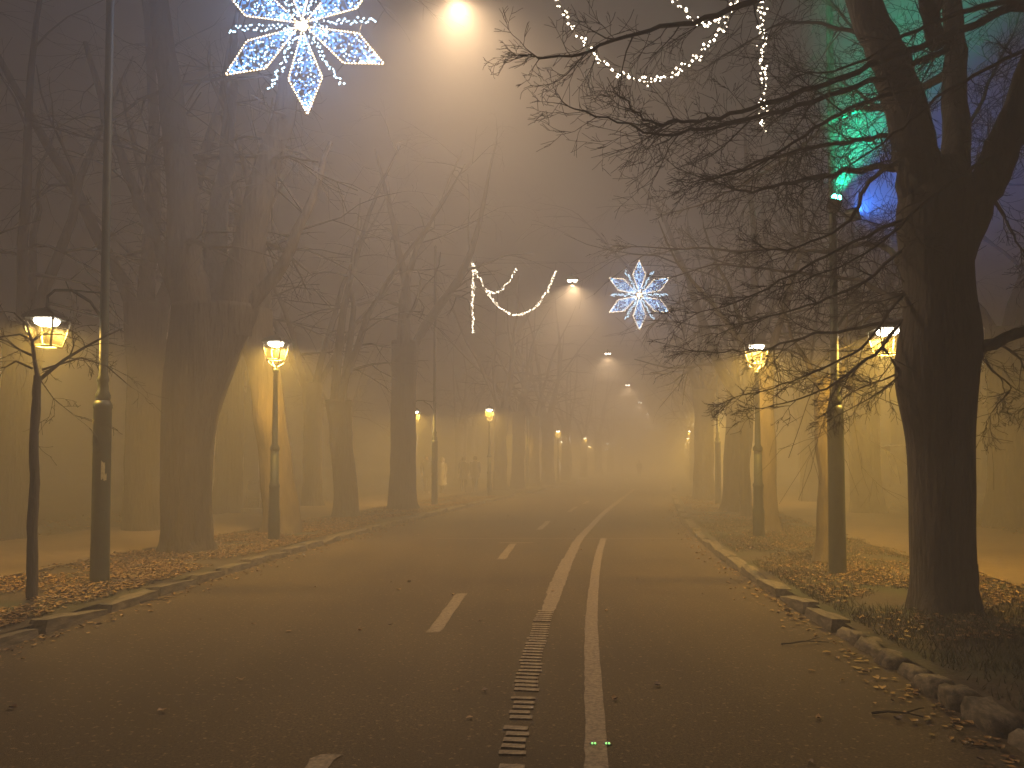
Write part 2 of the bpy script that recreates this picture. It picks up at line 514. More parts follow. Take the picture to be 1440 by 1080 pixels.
leaves('fallen_leaves', 28000, verge_pos(3.95, 6.7, 6.5, 34, .8, .12, lambda y, o: (y > 8.2) | (NR.uniform(0, 1, len(y)) < .18)), 'brown fallen leaves on the grassy verge around the green post')
leaves('fallen_leaves', 3000, verge_pos(-13, -9.3, 8, 34, 1, .0), 'scattered dead leaves along the park edge of the path')
leaves('fallen_leaves', 3500, verge_pos(10.2, 14, 8, 34, 1, .0), 'scattered dead leaves on the lawn past the sandy path')
def road_pos(n):
    y = 3 + 27 * NR.uniform(0, 1, n) ** 1.6
    side = np.where(NR.uniform(0, 1, n) < .5, -1, 1)
    o = side * (3.62 - np.abs(NR.normal(0, .16, n)))
    st = NR.uniform(0, 1, n) < .06
    o = np.where(st, NR.uniform(-3.4, 3.5, n), o)
    return np.stack([cxv(y) + o, y, np.full(n, .002)], 1)
leaves('gutter_leaves', 1500, road_pos, 'dead leaves lying in the gutters and on the asphalt', .016, .04)

def grass(name, n, pos_fn, label):
    p = pos_fn(n); n = len(p)
    a = NR.uniform(0, 2 * np.pi, n); h = NR.uniform(.03, .085, n); w = NR.uniform(.003, .006, n)
    lean = NR.uniform(.2, 1.2, n) * h; la = NR.uniform(0, 2 * np.pi, n)
    V = np.zeros((n, 3, 3))
    V[:, 0] = p + np.stack([np.cos(a) * w, np.sin(a) * w, -0.01 + 0 * w], 1)
    V[:, 1] = p - np.stack([np.cos(a) * w, np.sin(a) * w, 0.01 + 0 * w], 1)
    V[:, 2] = p + np.stack([np.cos(la) * lean, np.sin(la) * lean, h], 1)
    return tag(obj(name, np_mesh(name, V.reshape(-1, 3), np.arange(n * 3).reshape(-1, 3), M_GRASS)), label, 'grass', kind='stuff')
grass('verge_grass', 60000, verge_pos(3.9, 6.6, 3.2, 20, 1, .15), 'short dull grass on the verge round the big dark trunk')
grass('verge_grass', 16000, verge_pos(-6.2, -3.9, 5, 20, 1, -.15), 'thin grass among the leaves under the leaning tree')

# fallen twigs in the right gutter and at the left kerb
def ground_twig(p0, p1, r, label):
    mb = MB()
    a, b = Vector(p0), Vector(p1)
    pts = [a.lerp(b, i / 6) + Vector((rng.uniform(-.02, .02), rng.uniform(-.02, .02), .012 + .02 * math.sin(i / 6 * math.pi))) for i in range(7)]
    mb.tube(pts, [r * (1 - .1 * i) for i in range(7)], 5)
    q = pts[3]; mb.tube([q, q + (b - a) * .2 + Vector((.05, .08, .01)), q + (b - a) * .34 + Vector((.06, .14, .0))], [r * .6, r * .45, r * .3], 4)
    tag(obj('fallen_twig', mb.mesh('fallen_twig', M_TWIG)), label, 'twig')
ground_twig(G(1100, 908), G(1165, 905), .008, 'thin bent twig lying on asphalt beside the grassy kerb')
ground_twig(G(1225, 1004), G(1310, 1013), .009, 'longer dead twig in the gutter by the broken kerb stones')
ground_twig(G(195, 849), G(238, 846), .010, 'short dead twig by the kerb opposite the sapling')

# ------------------------------------------------------------------ bare trees
def grow(mb, p, d, ln, r, lev, R, droop=0.0, up=0.0, kids=(6, 5, 4), wig=0.25):
    """one branch and everything that grows from it"""
    n = 6 if lev == 0 else (5 if lev == 1 else 4 if lev == 2 else 3)
    pts, rad = [p.copy()], [r]
    d = d.normalized()
    q = p.copy()
    tip = .22 if lev < 2 else .4
    for i in range(n):
        d = d + Vector((R.gauss(0, wig), R.gauss(0, wig), R.gauss(0, wig) * .7 + up * .12 - droop * (.16 if i < n * .6 else .02)))
        d.normalize()
        q = q + d * (ln / n)
        pts.append(q.copy()); rad.append(max(.0022, r * (1 - (1 - tip) * (i + 1) / n)))
    mb.tube(pts, rad, 6 if r > .06 else 4 if r > .012 else 3, cap=False)
    if lev < len(kids):
        for k in range(kids[lev]):
            t = R.uniform(.22, 1.0) if lev else R.uniform(.3, 1.0)
            f = t * n; i = min(int(f), n - 1)
            s = pts[i].lerp(pts[i + 1], f - i)
            tan = (pts[i + 1] - pts[i]).normalized()
            side = Vector((R.gauss(0, 1), R.gauss(0, 1), R.gauss(0, .7)))
            side -= tan * side.dot(tan); side.normalize()
            a = R.uniform(.45, .95)
            nd = tan * math.cos(a) + side * math.sin(a)
            grow(mb, s, nd, ln * R.uniform(.38, .62) * (1.15 - .35 * t), max(.0025, rad[i] * R.uniform(.42, .62)), lev + 1, R, droop, up, kids, wig)

def trunk_mesh(rows, name, mat, sides=28, amp=.05, seed=0, roots=True):
    """rows: (centre Vector, rx, ry) from the ground up"""
    V, Fc = [], []
    zs = [r[0].z for r in rows]
    n = max(24, int((zs[-1] - zs[0]) * 14))
    z0 = zs[0]
    for i in range(n + 1):
        z = zs[0] + (zs[-1] - zs[0]) * i / n
        x = sum(np.interp(z + e, zs, [r[0].x for r in rows]) for e in (-.15, 0, .15)) / 3
        y = sum(np.interp(z + e, zs, [r[0].y for r in rows]) for e in (-.15, 0, .15)) / 3
        rx = sum(np.interp(z + e, zs, [r[1] for r in rows]) for e in (-.15, 0, .15)) / 3
        ry = sum(np.interp(z + e, zs, [r[2] for r in rows]) for e in (-.15, 0, .15)) / 3
        for k in range(sides):
            a = 2 * math.pi * k / sides
            ca, sa = math.cos(a), math.sin(a)
            m = 1 + amp * noise.noise(Vector((ca * 2.2, sa * 2.2, z * .9 + seed))) * 1.5 + amp * .9 * noise.noise(Vector((ca * 7, sa * 7, z * 1.6 + seed * 3)))
            if roots:
                m += max(0, .32 - (z - z0)) * (.45 + .5 * math.sin(3 * a + seed) + .3 * math.sin(5 * a))
            V.append((x + rx * ca * m, y + ry * sa * m, z))
    for i in range(n):
        for k in range(sides):
            a, b = i * sides + k, i * sides + (k + 1) % sides
            Fc.append((a, b, b + sides, a + sides))
    Fc.append(tuple(n * sides + k for k in range(sides)))
    mb = MB(); mb.v, mb.f = V, Fc
    return mb.mesh(name, mat, True)

def tree_meshes(seed, dia, fork_h, height, lean=(0, 0), nlimb=3, kids=(5, 4, 3), mat=None, spread=.42, sides=22, flare=1.2):
    """trunk + limbs + twigs about the origin; returns a list of (part name, mesh)"""
    R = random.Random(seed)
    mat = mat or M_BARK
    rows = []
    for i in range(9):
        t = i / 8
        z = -.12 + (fork_h + .35) * t
        w = dia / 2 * (flare if i == 0 else 1.08 if i == 1 else 1.0 - .08 * t + (.16 * max(0, t - .75) / .25))
        rows.append((Vector((lean[0] * t ** 1.4 + R.gauss(0, .02), lean[1] * t + R.gauss(0, .02), z)), w, w * .95))
    parts = [('trunk', trunk_mesh(rows, 'trunk', mat, sides, .055, seed))]
    top = rows[-1][0]
    tw = MB()
    for k in range(nlimb):
        a = 2 * math.pi * (k + R.uniform(-.25, .25)) / nlimb + seed
        sp = spread * R.uniform(.5, 1.35)
        d = Vector((math.cos(a) * sp, math.sin(a) * sp, 1))
        lb = MB()
        p = top + Vector((math.cos(a) * dia * .18, math.sin(a) * dia * .18, -.4))
        ln = (height - fork_h) * R.uniform(.75, 1.05)
        r = dia * R.uniform(.15, .23)
        # the limb itself
        pts, rad = [p], [r]
        dd = d.normalized(); q = p.copy()
        for i in range(8):
            dd = (dd + Vector((R.gauss(0, .12), R.gauss(0, .12), .05))).normalized()
            q = q + dd * ln / 8
            pts.append(q.copy()); rad.append(r * (1 - .85 * (i + 1) / 8))
        lb.tube(pts, rad, 9, cap=False)
        parts.append(('limb', lb.mesh('limb', mat, True)))
        for j in range(kids[0]):
            t = R.uniform(.12, 1); f = t * 8; i = min(int(f), 7)
            s = pts[i].lerp(pts[i + 1], f - i)
            sd = Vector((R.gauss(0, 1) + math.cos(a) * .6, R.gauss(0, 1) + math.sin(a) * .6, R.uniform(-.25, .5))).normalized()
            grow(tw, s, sd * .9 + dd * .35, R.uniform(1.8, 3.8) * (1.1 - .5 * t), max(.018, rad[i] * .38), 1, R, droop=.9, up=.2, kids=(0,) + tuple(kids[1:]), wig=.17)
    parts.append(('crown', tw.mesh('crown', M_TWIG)))
    return parts
def place_tree(parts, loc, label, rot=0.0, sc=1.0, group=None, name='bare_tree'):
    t = thing(name, loc, label, 'tree', group, (0, 0, rot))
    t.scale = (sc, sc, sc)
    for n, me in parts: obj(n, me, t)
    return t
def base(px, py): return G(px, py, VZ)

# --- the dark tree on the right, close by
def hero():
    R = random.Random(21)
    b = base(1326, 857)
    Y = b.y
    t = thing('bare_tree', b, 'big near-black bare tree with swollen trunk and branches reaching over the road', 'tree')
    rel = lambda v: v - b
    prof = [(866, 1279, 1373), (855, 1281, 1371), (830, 1283, 1370), (780, 1283, 1369), (700, 1281, 1367), (640, 1279, 1366), (600, 1274, 1366), (565, 1267, 1368), (530, 1262, 1371), (500, 1263, 1376), (470, 1268, 1378), (440, 1274, 1372), (400, 1274, 1365), (350, 1268, 1364), (300, 1263, 1370), (268, 1268, 1372), (245, 1282, 1362), (226, 1303, 1348)]
    rows = []
    for py, a, c in prof:
        l, r = P(a, py, Y), P(c, py, Y)
        rows.append((rel((l + r) / 2), (r.x - l.x) / 2, (r.x - l.x) / 2 * .9))
    obj('trunk', trunk_mesh(rows, 'trunk', M_BARK, 40, .035, 2.0), t)
    # chipped stub of an old root shoot
    mb = MB(); q = rel(P(1370, 830, Y)); mb.tube([q + Vector((-.05, 0, -.1)), q + Vector((.0, 0, .1)), q + Vector((.035, 0, .27))], [.07, .05, .012], 7); obj('stub', mb.mesh('stub', M_BARK), t)
    def limb(path, r0, r1, n=12):
        pts = [rel(P(*p)) for p in path]
        # resample smoothly
        out = []
        m = len(pts)
        for i in range(m - 1):
            p0, p1, p2, p3 = pts[max(i - 1, 0)], pts[i], pts[i + 1], pts[min(i + 2, m - 1)]
            for k in range(5):
                s = k / 5
                out.append(0.5 * ((2 * p1) + (p2 - p0) * s + (2 * p0 - 5 * p1 + 4 * p2 - p3) * s * s + (3 * p1 - p0 - 3 * p2 + p3) * s ** 3))
        out.append(pts[-1])
        for i in range(1, len(out) - 1):
            out[i] = out[i] + Vector((R.gauss(0, 1), R.gauss(0, 1), R.gauss(0, 1))) * min(.012, r0 * .3)
        rad = [r0 + (r1 - r0) * (i / (len(out) - 1)) ** .8 for i in range(len(out))]
        return out, rad
    anchors = [r[0] for r in rows if r[0].z > 2.4]
    for path, r0, r1 in (
            ([(1310, 340, Y), (1297, 270, Y), (1281, 180, Y - .1), (1252, 90, Y - .2), (1215, 0, Y - .2), (1180, -90, Y), (1130, -220, Y + .4)], .27, .12),
            ([(1335, 320, Y), (1342, 240, Y + .3), (1344, 120, Y + .5), (1338, 0, Y + .7), (1330, -200, Y + 1)], .19, .08),
            ([(1328, 400, Y), (1352, 330, Y), (1392, 250, Y - .2), (1425, 170, Y - .4), (1470, 60, Y - .7), (1560, -150, Y - .8)], .22, .13),
            ([(1355, 500, Y), (1395, 482, Y - .2), (1450, 462, Y - .4), (1540, 430, Y - .6)], .075, .04),
            ([(1320, 60, Y - .3), (1305, 10, Y - .6), (1280, -80, Y - 1.0)], .10, .05)):
        out, rad = limb(path, r0, r1)
        mb = MB(); mb.tube(out, rad, 14, cap=False)
        obj('limb', mb.mesh('limb', M_BARK, True), t)
        anchors.extend(out)
    tw = MB()
    def branch(path, r0, r1, dens=1.0, lmax=.9, droop=.5):
        out, rad = limb(path, r0, r1)
        # the branch leaves the wood it grows from
        q = min(anchors, key=lambda a: (a - out[0]).length)
        if (q - out[0]).length > .05:
            d0 = out[0] - out[2]
            out = [q.lerp(out[0], f) + d0 * (.25 * math.sin(math.pi * f)) for f in (0, .25, .5, .75)] + out
            rad = [r0 * 1.35, r0 * 1.25, r0 * 1.15, r0 * 1.07] + rad
        anchors.extend(out[:-6:3])
        tw.tube(out, rad, 6, cap=False)
        L = sum((out[i + 1] - out[i]).length for i in range(len(out) - 1))
        n = int(L * 7.5 * dens)
        for k in range(n):
            f = R.uniform(.08, 1) * (len(out) - 1); i = min(int(f), len(out) - 2)
            s = out[i].lerp(out[i + 1], f - i)
            tan = (out[i + 1] - out[i]).normalized()
            sd = Vector((R.gauss(0, .6), R.gauss(0, .9), R.gauss(0, 1) - .15)); sd -= tan * sd.dot(tan); sd.normalize()
            a = R.uniform(.4, 1.0)
            ln = R.uniform(.25, lmax * 1.2) * (1.15 - .55 * f / len(out))
            grow(tw, s, tan * math.cos(a) + sd * math.sin(a), ln, min(rad[i] * .62, R.uniform(.004, .011)), 1, R, droop=droop * R.uniform(-.4, 1), up=.2, kids=(0, 5, 3), wig=.17)
        # the end forks
        for k in range(3):
            tan = (out[-1] - out[-3]).normalized()
            grow(tw, out[-1], tan + Vector((R.gauss(0, .3), R.gauss(0, .3), R.gauss(0, .3))), R.uniform(.2, .4), max(r1, .004), 1, R, kids=(0, 4, 2), wig=.2)
    Yh = Y
    branch([(1330, -60, Yh - .3), (1230, -50, 7.2), (1130, -25, 6.9), (1040, 10, 6.7), (960, 35, 6.6), (880, 50, 6.5), (800, 80, 6.4), (740, 78, 6.35)], .045, .006, .8, .8)
    branch([(1420, 10, Yh - .5), (1330, 52, 7.3), (1240, 88, 7.1), (1160, 118, 7.0), (1090, 142, 6.9), (1010, 166, 6.8), (950, 172, 6.8), (905, 168, 6.7), (880, 140, 6.7)], .042, .006, .9)
    branch([(1330, 70, 7.4), (1240, 108, 7.2), (1150, 140, 7.1), (1080, 160, 7.1), (1000, 180, 7.0), (930, 188, 6.9), (870, 172, 6.8), (800, 150, 6.8)], .034, .005, .9)
    branch([(1262, 190, 8.2), (1190, 200, 7.8), (1110, 214, 7.5), (1030, 242, 7.3), (975, 256, 7.2)], .03, .005, 1.1)
    branch([(1268, 235, 8.3), (1200, 240, 8.0), (1130, 252, 7.7), (1060, 270, 7.5), (1010, 258, 7.4)], .045, .005, 1.0)
    branch([(1275, 222, 8.0), (1222, 255, 7.6), (1195, 310, 7.3), (1130, 345, 7.0), (1080, 352, 6.9)], .03, .005, 1.0)
    branch([(1290, 120, 7.6), (1200, 150, 7.2), (1130, 190, 7.0), (1060, 235, 6.8), (990, 255, 6.7)], .028, .005, 1.0)
    branch([(1280, 405, Yh), (1240, 345, 9.0), (1160, 352, 9.6), (1070, 352, 10.2), (960, 350, 10.8), (880, 349, 11.2)], .045, .006, .9)
    branch([(1276, 432, Yh), (1210, 395, 9.0), (1120, 385, 9.6), (1020, 372, 10.1), (940, 392, 10.4)], .035, .006, .9)
    branch([(1278, 448, Yh), (1235, 456, 8.3), (1180, 466, 8.2), (1140, 470, 8.1), (1085, 489, 8.0), (1030, 494, 7.9), (975, 494, 7.8)], .028, .005, .8, .7)
    branch([(1285, 425, 8.2), (1240, 488, 7.9), (1185, 530, 7.7), (1130, 560, 7.6), (1065, 574, 7.5)], .024, .004, 1.1, .55)
    branch([(1290, 380, 8.2), (1250, 440, 7.8), (1210, 490, 7.6), (1150, 520, 7.4), (1090, 545, 7.3), (1030, 560, 7.2)], .020, .004, .9, .6)
    branch([(1264, 525, Yh - .2), (1240, 535, 8.1), (1205, 548, 8.0), (1180, 566, 7.9)], .012, .004, 1.4, .45, 1.2)
    branch([(1266, 528, Yh - .2), (1236, 552, 8.0), (1195, 575, 7.9), (1170, 588, 7.8)], .010, .004, 1.2, .4, 1.2)
    branch([(1282, 340, 8.1), (1215, 395, 7.6), (1150, 425, 7.3), (1080, 445, 7.1), (1010, 470, 7.0)], .022, .004, 1.0, .6)
    branch([(1300, 300, 8.0), (1220, 330, 7.5), (1130, 378, 7.2), (1050, 420, 7.0), (980, 440, 6.9)], .022, .004, .9, .7)
    branch([(1440, 200, 7.8), (1370, 235, 7.5), (1300, 285, 7.2), (1240, 340, 7.0), (1180, 375, 6.9), (1110, 400, 6.8)], .026, .004, .8, .6)
    branch([(1460, 60, 7.5), (1400, 90, 7.3), (1330, 130, 7.1), (1270, 180, 7.0), (1200, 230, 6.9), (1130, 265, 6.8)], .026, .005, .8, .7)
    branch([(1450, 0, 7.2), (1380, 10, 7.1), (1290, 40, 7.0), (1200, 90, 6.9), (1130, 105, 6.8)], .035, .006, .9, .8)
    branch([(1250, 60, 8.3), (1180, 40, 8.6), (1110, 30, 8.9), (1050, 60, 9.2), (980, 100, 9.5)], .03, .005, .9, .8)
    branch([(1375, 495, 8.3), (1395, 520, 8.1), (1420, 545, 8.0), (1400, 572, 7.9), (1392, 585, 7.9)], .016, .004, 1.3, .4, 1.0)
    branch([(1400, 480, 8.2), (1430, 500, 8.0), (1450, 540, 7.9), (1445, 570, 7.8)], .016, .004, 1.4, .4, 1.0)
    branch([(1410, 300, 8.2), (1430, 340, 8.0), (1460, 380, 7.9)], .02, .004, 1.4, .5, .8)
    branch([(1240, 150, 9.2), (1170, 170, 10.4), (1090, 235, 11.2), (1000, 280, 11.8), (940, 300, 12.2)], .04, .006, 1.0, 1.0)
    branch([(1350, 200, 9.0), (1390, 120, 9.4), (1420, 60, 9.8), (1440, 0, 10.0)], .03, .008, 1.6, .9)
    branch([(1370, 260, 9.0), (1400, 200, 9.6), (1440, 160, 10.2)], .03, .008, 1.8, .9)
    branch([(1260, 100, 9.0), (1200, 40, 9.6), (1150, -20, 10.2)], .03, .008, 1.6, .9)
    branch([(1250, 160, 9.0), (1190, 120, 9.8), (1130, 90, 10.4)], .03, .008, 1.6, .9)
    obj('crown', tw.mesh('crown', M_TWIG), t)
hero()

# --- the leaning tree on the left
def left_big():
    b = base(262, 776)
    Y = b.y
    t = thing('bare_tree', b, 'thick bare tree whose broad trunk leans toward the road between two green posts', 'tree')
    prof = [(786, 222, 303), (772, 226, 299), (740, 228, 297), (700, 228, 295), (640, 228, 297), (600, 229, 302), (560, 231, 312), (520, 234, 327), (485, 237, 342), (455, 240, 356), (430, 242, 364)]
    rows = []
    for py, a, c in prof:
        l, r = P(a, py, Y) - b, P(c, py, Y) - b
        rows.append(((l + r) / 2, (r.x - l.x) / 2, min((r.x - l.x) / 2, .5) * .95))
    obj('trunk', trunk_mesh(rows, 'trunk', M_BARK, 36, .04, 5.0), t)
    R = random.Random(4)
    tw = MB()
    for path, r0 in (([(275, 470, 0), (262, 380, .1), (255, 250, .2), (240, 120, .4), (215, -60, .6), (190, -260, 1)], .36),
                     ([(325, 470, 0), (340, 390, 0), (362, 290, -.2), (395, 170, -.3), (425, 30, -.4), (460, -140, -.6)], .33),
                     ([(300, 440, .2), (305, 330, .8), (320, 200, 1.6), (330, 40, 2.2)], .25),
                     ([(262, 440, 0), (225, 350, .3), (190, 270, .6), (150, 170, .9), (120, 60, 1.2)], .15),
                     ([(345, 440, 0), (400, 370, -.2), (440, 280, -.3), (465, 200, -.4)], .13)):
        pts = [P(x, y_, Y + d) - b for x, y_, d in path]
        fine = []
        for i in range(len(pts) - 1):
            for k in range(4): fine.append(pts[i].lerp(pts[i + 1], k / 4) + Vector((R.gauss(0, .02), R.gauss(0, .02), 0)))
        fine.append(pts[-1])
        rad = [r0 * (1 - .72 * i / (len(fine) - 1)) for i in range(len(fine))]
        mb = MB(); mb.tube(fine, rad, 12, cap=False)
        obj('limb', mb.mesh('limb', M_BARK, True), t)
        for k in range(5):
            i = R.randrange(4, len(fine) - 1)
            sd = Vector((R.gauss(.15, 1), R.gauss(0, 1), R.uniform(-.35, .6))).normalized()
            grow(tw, fine[i], sd + Vector((0, 0, .2)), R.uniform(1.4, 3.4), max(.016, rad[i] * .22), 1, R, droop=.9, up=.2, kids=(0, 5, 4), wig=.17)
    obj('crown', tw.mesh('crown', M_TWIG), t)
left_big()

# --- sapling
def sapling():
    b = base(45, 842)
    Y = b.y
    t = thing('sapling', b, 'thin bare sapling with forked spindly branches in front of the green post', 'tree')
    rel = lambda px, py, d=0: P(px, py, Y + d) - b
    mb = MB()
    pts = [rel(45, 850), rel(45, 800), rel(46, 740), rel(49, 680), rel(48, 620), rel(51, 560), rel(53, 528)]
    R = random.Random(3)
    fine = []
    for i in range(len(pts) - 1):
        for k in range(4): fine.append(pts[i].lerp(pts[i + 1], k / 4) + Vector((R.gauss(0, .003), R.gauss(0, .003), 0)))
    fine.append(pts[-1])
    mb.tube(fine, [.058 - .018 * i / len(fine) + R.uniform(-.003, .003) for i in range(len(fine))], 10)
    obj('trunk', mb.mesh('trunk', M_BARK, True), t)
    tw = MB()
    for path, r in (([(53, 532), (48, 505), (45, 480), (38, 458), (20, 440)], .028), ([(54, 535), (72, 520), (92, 505), (120, 488), (150, 472), (172, 462)], .024),
                    ([(46, 500), (28, 492), (10, 480), (-25, 470)], .016), ([(45, 518), (22, 508), (8, 516), (-20, 522)], .014), ([(44, 478), (28, 470), (0, 474), (-30, 465)], .014),
                    ([(60, 520), (85, 512), (115, 503), (150, 515), (185, 545)], .014), ([(46, 480), (60, 470), (85, 470), (110, 478)], .012), ([(98, 502), (104, 485), (100, 465)], .010),
                    ([(50, 525), (75, 560), (105, 585)], .008)):
        pts = [rel(x, y_, R.uniform(-.15, .15)) for x, y_ in path]
        rad = [r * (1 - .7 * i / (len(pts) - 1)) for i in range(len(pts))]
        tw.tube(pts, rad, 5, cap=False)
        for k in range(6):
            i = R.randrange(1, len(pts))
            d = (pts[i] - pts[i - 1]).normalized() + Vector((R.gauss(0, .6), R.gauss(0, .6), R.gauss(0, .5)))
            grow(tw, pts[i], d, R.uniform(.2, .55), rad[i] * .5, 1, R, droop=.5, kids=(0, 3, 2), wig=.2)
    obj('crown', tw.mesh('crown', M_TWIG), t)
sapling()

# --- row trees
near_trees = [
    (397, 749, dict(seed=11, dia=.72, fork_h=4.6, height=12, lean=(-.75, .1), mat=M_PALE_LIT_BARK), 'pale-lit bare tree standing just behind the lamp post next to the leaning tree'),
    (488, 727, dict(seed=12, dia=.66, fork_h=3.0, height=12, lean=(-.30, 0), nlimb=3, spread=.34), 'bare tree that forks low into a narrow V, beside the path'),
    (566, 716, dict(seed=13, dia=.84, fork_h=5.2, height=13, lean=(.05, 0), spread=.4), 'upright thick-trunked bare tree beside the post that hides the walkers'),
    (1163, 792, dict(seed=15, dia=.30, fork_h=2.6, height=4.4, lean=(.12, .3), nlimb=2, mat=M_PALE_LIT_BARK, kids=(4, 4, 3), flare=1.7), 'slim pale trunk flared at its foot, close behind the green floodlit post'),
    (1082, 747, dict(seed=16, dia=.42, fork_h=3.7, height=9, lean=(-.12, .0), nlimb=4, mat=M_PALE_LIT_BARK, spread=.9, flare=1.4), 'golden-lit young tree right behind the lamp post by the sandy path'),
    (1034, 719, dict(seed=27, dia=.84, fork_h=3.6, height=13, lean=(.22, 0), nlimb=4, spread=.5), 'stout dark bare tree with splayed limbs beside a second green post'),
    (1049, 726, dict(seed=18, dia=.27, fork_h=3.1, height=7, lean=(-.05, 0), nlimb=3, kids=(4, 4, 3)), 'thin dark trunk pressed against the stout bare tree'),
    (991, 703, dict(seed=19, dia=.8, fork_h=4.2, height=13, lean=(0, 0), nlimb=4), 'hazy bare tree between the stout tree and the road bend'),
    (703, 689, dict(seed=20, dia=.72, fork_h=4.2, height=13, lean=(.1, 0), nlimb=4), 'foggy bare tree standing next to the lamp near the walkers'),
]
for px, py, kw, label in near_trees:
    place_tree(tree_meshes(**kw), base(px, py), label)
VAR = [tree_meshes(31, .8, 4.4, 13.5, (.1, 0), 4, (3, 4, 3)), tree_meshes(32, .68, 4.0, 12.5, (-.15, .1), 4, (5, 4, 3)), tree_meshes(33, .9, 4.8, 14, (.05, -.1), 4, (3, 4, 3))]
k = 0
for px, py in ((728, 687.0), (752, 684), (771, 682)):
    b = base(px, py); place_tree(VAR[k % 3], b, ('first', 'second', 'third')[k] + ' foggy bare tree past the lamp near the walkers, on their roadside', k * 1.9, .95 + .08 * (k % 2), 'far avenue trees'); k += 1
ORD = ['first', 'second', 'third', 'fourth', 'fifth', 'sixth', 'seventh', 'eighth']
for j, y in enumerate((64, 76, 90, 106)):
    place_tree(VAR[k % 3], (cx(y) - 5.3, y, VZ), f'{ORD[j + 3]} foggy bare tree past the lamp near the walkers, on their roadside', k * 2.3, 1.0, 'far avenue trees'); k += 1
for j, y in enumerate((47, 56, 66, 78, 92, 108)):
    place_tree(VAR[k % 3], (cx(y) + 5.4, y, VZ), f'{ORD[j]} foggy bare tree beyond the stout dark tree, on its roadside', k * 2.3, 1.0, 'far avenue trees'); k += 1
park = [((20, 758), 'broad dim trunk across the path behind the sapling'), ((207, 746), 'shadowy park tree across the path behind the leaning tree'),
        ((320, 722), 'dim park tree beyond the pale rail stand'), ((440, 712), 'misty park tree across the path behind the forked tree'),
        ((1220, 722), 'faint park tree across the sandy path behind the floodlit post'), ((1415, 742), 'dark park tree past the sandy path behind the near-black tree'),
        ((1140, 706), 'blurred park tree past the path behind the golden-lit tree')]
for (px, py), lab in park:
    place_tree(VAR[k % 3], base(px, py), lab, k * 1.7, 1.0); k += 1
for i in range(11):
    side = -1 if i % 2 else 1
    y = 27 + i * 5.2
    place_tree(VAR[k % 3], (cx(y) + side * rng.uniform(14, 24), y + rng.uniform(-2, 2), VZ), 'ghostly bare tree deep in the foggy park on the ' + ('leaning tree side' if side < 0 else 'floodlit post side'), k * 1.1, rng.uniform(.9, 1.15), 'trees deep in the park, ' + ('leaning tree side' if side < 0 else 'floodlit post side')); k += 1

# ------------------------------------------------------------------ lamps
def area_light(name, parent, loc, power, color, size, rot=(0, 0, 0), spread=180):
    l = bpy.data.lights.new(name, 'AREA')
    l.shape = 'DISK'; l.size = size; l.energy = power; l.color = color; l.spread = math.radians(spread)
    return obj(name, l, parent, loc, rot)
_C = {}
def cached(key, fn):
    if key not in _C: _C[key] = fn()
    return _C[key]
LT, LB, LH = .19, .125, .34       # lantern half widths at top and bottom, height
def lantern(parent, loc, curved, dim=1.0):
    """four-sided lantern; loc is the centre of its bottom"""
    x0, y0, z0 = loc
    def hood():
        mb = MB(); s2 = math.sqrt(2)
        mb.lathe([((LT + .012) * s2, LH), ((LT + .016) * s2, LH + .02), ((LT - .02) * s2, LH + .065), (.08 * s2, LH + .13), (.04, LH + .15), (.022, LH + .17), (.026, LH + .20), (.010, LH + .22)], 4, rot=math.pi / 4)
        return mb.mesh('hood', M_BLACK)
    obj('hood', cached('hood', hood), parent, loc)
    def bar():
        mb = MB(); mb.tube([Vector((LB, LB, 0)), Vector((LB + (LT - LB) * .6, LB + (LT - LB) * .6, LH * .5)), Vector((LT, LT, LH))], [.013] * 3, 6); return mb.mesh('frame_bar', M_FRAME, True)
    for k in range(4): obj('frame_bar', cached('bar', bar), parent, loc, (0, 0, k * math.pi / 2))
    def ring():
        mb = MB()
        for k in range(4):
            a, b = k * math.pi / 2, (k + 1) * math.pi / 2
            r = LB * math.sqrt(2)
            mb.tube([Vector((r * math.cos(a + math.pi / 4), r * math.sin(a + math.pi / 4), 0)), Vector((r * math.cos(b + math.pi / 4), r * math.sin(b + math.pi / 4), 0))], [.014] * 2, 6)
        return mb.mesh('bottom_frame', M_FRAME, True)
    obj('bottom_frame', cached('ring', ring), parent, loc)
    def pane():
        mb = MB(); i = .012
        mb.add([(-LB + i, -LB, .01), (LB - i, -LB, .01), (LT - i, -LT, LH - .01), (-LT + i, -LT, LH - .01), (-LB + i, -LB + .004, .01), (LB - i, -LB + .004, .01), (LT - i, -LT + .004, LH - .01), (-LT + i, -LT + .004, LH - .01)],
               [(0, 1, 2, 3), (7, 6, 5, 4), (0, 3, 7, 4), (1, 5, 6, 2)]); return mb.mesh('pane', M_GLASS)
    for k in range(4): obj('pane', cached('pane', pane), parent, loc, (0, 0, k * math.pi / 2))
    def panel():
        mb = MB(); mb.lathe([(.08, LH - .075), (.13, LH - .055), (.15, LH - .012)], 14); return mb.mesh('light_panel', M_PANEL)
    obj('light_panel', cached('panel', panel), parent, loc)
    if curved:
        def yoke():
            mb = MB()
            for k in range(4):
                a = k * math.pi / 2 + math.pi / 4
                d = Vector((math.cos(a), math.sin(a), 0)); r = LB * math.sqrt(2)
                mb.tube([d * r, d * (r * .8) + Vector((0, 0, -.07)), d * (r * .3) + Vector((0, 0, -.13)), Vector((0, 0, -.16))], [.012] * 4, 6)
            return mb.mesh('yoke', M_FRAME, True)
        obj('yoke', cached('yoke', yoke), parent, loc)
    area_light('lantern_light', parent, (x0, y0, z0 + LH - .085), LANTERN_W * dim, LANTERN_C, .24)

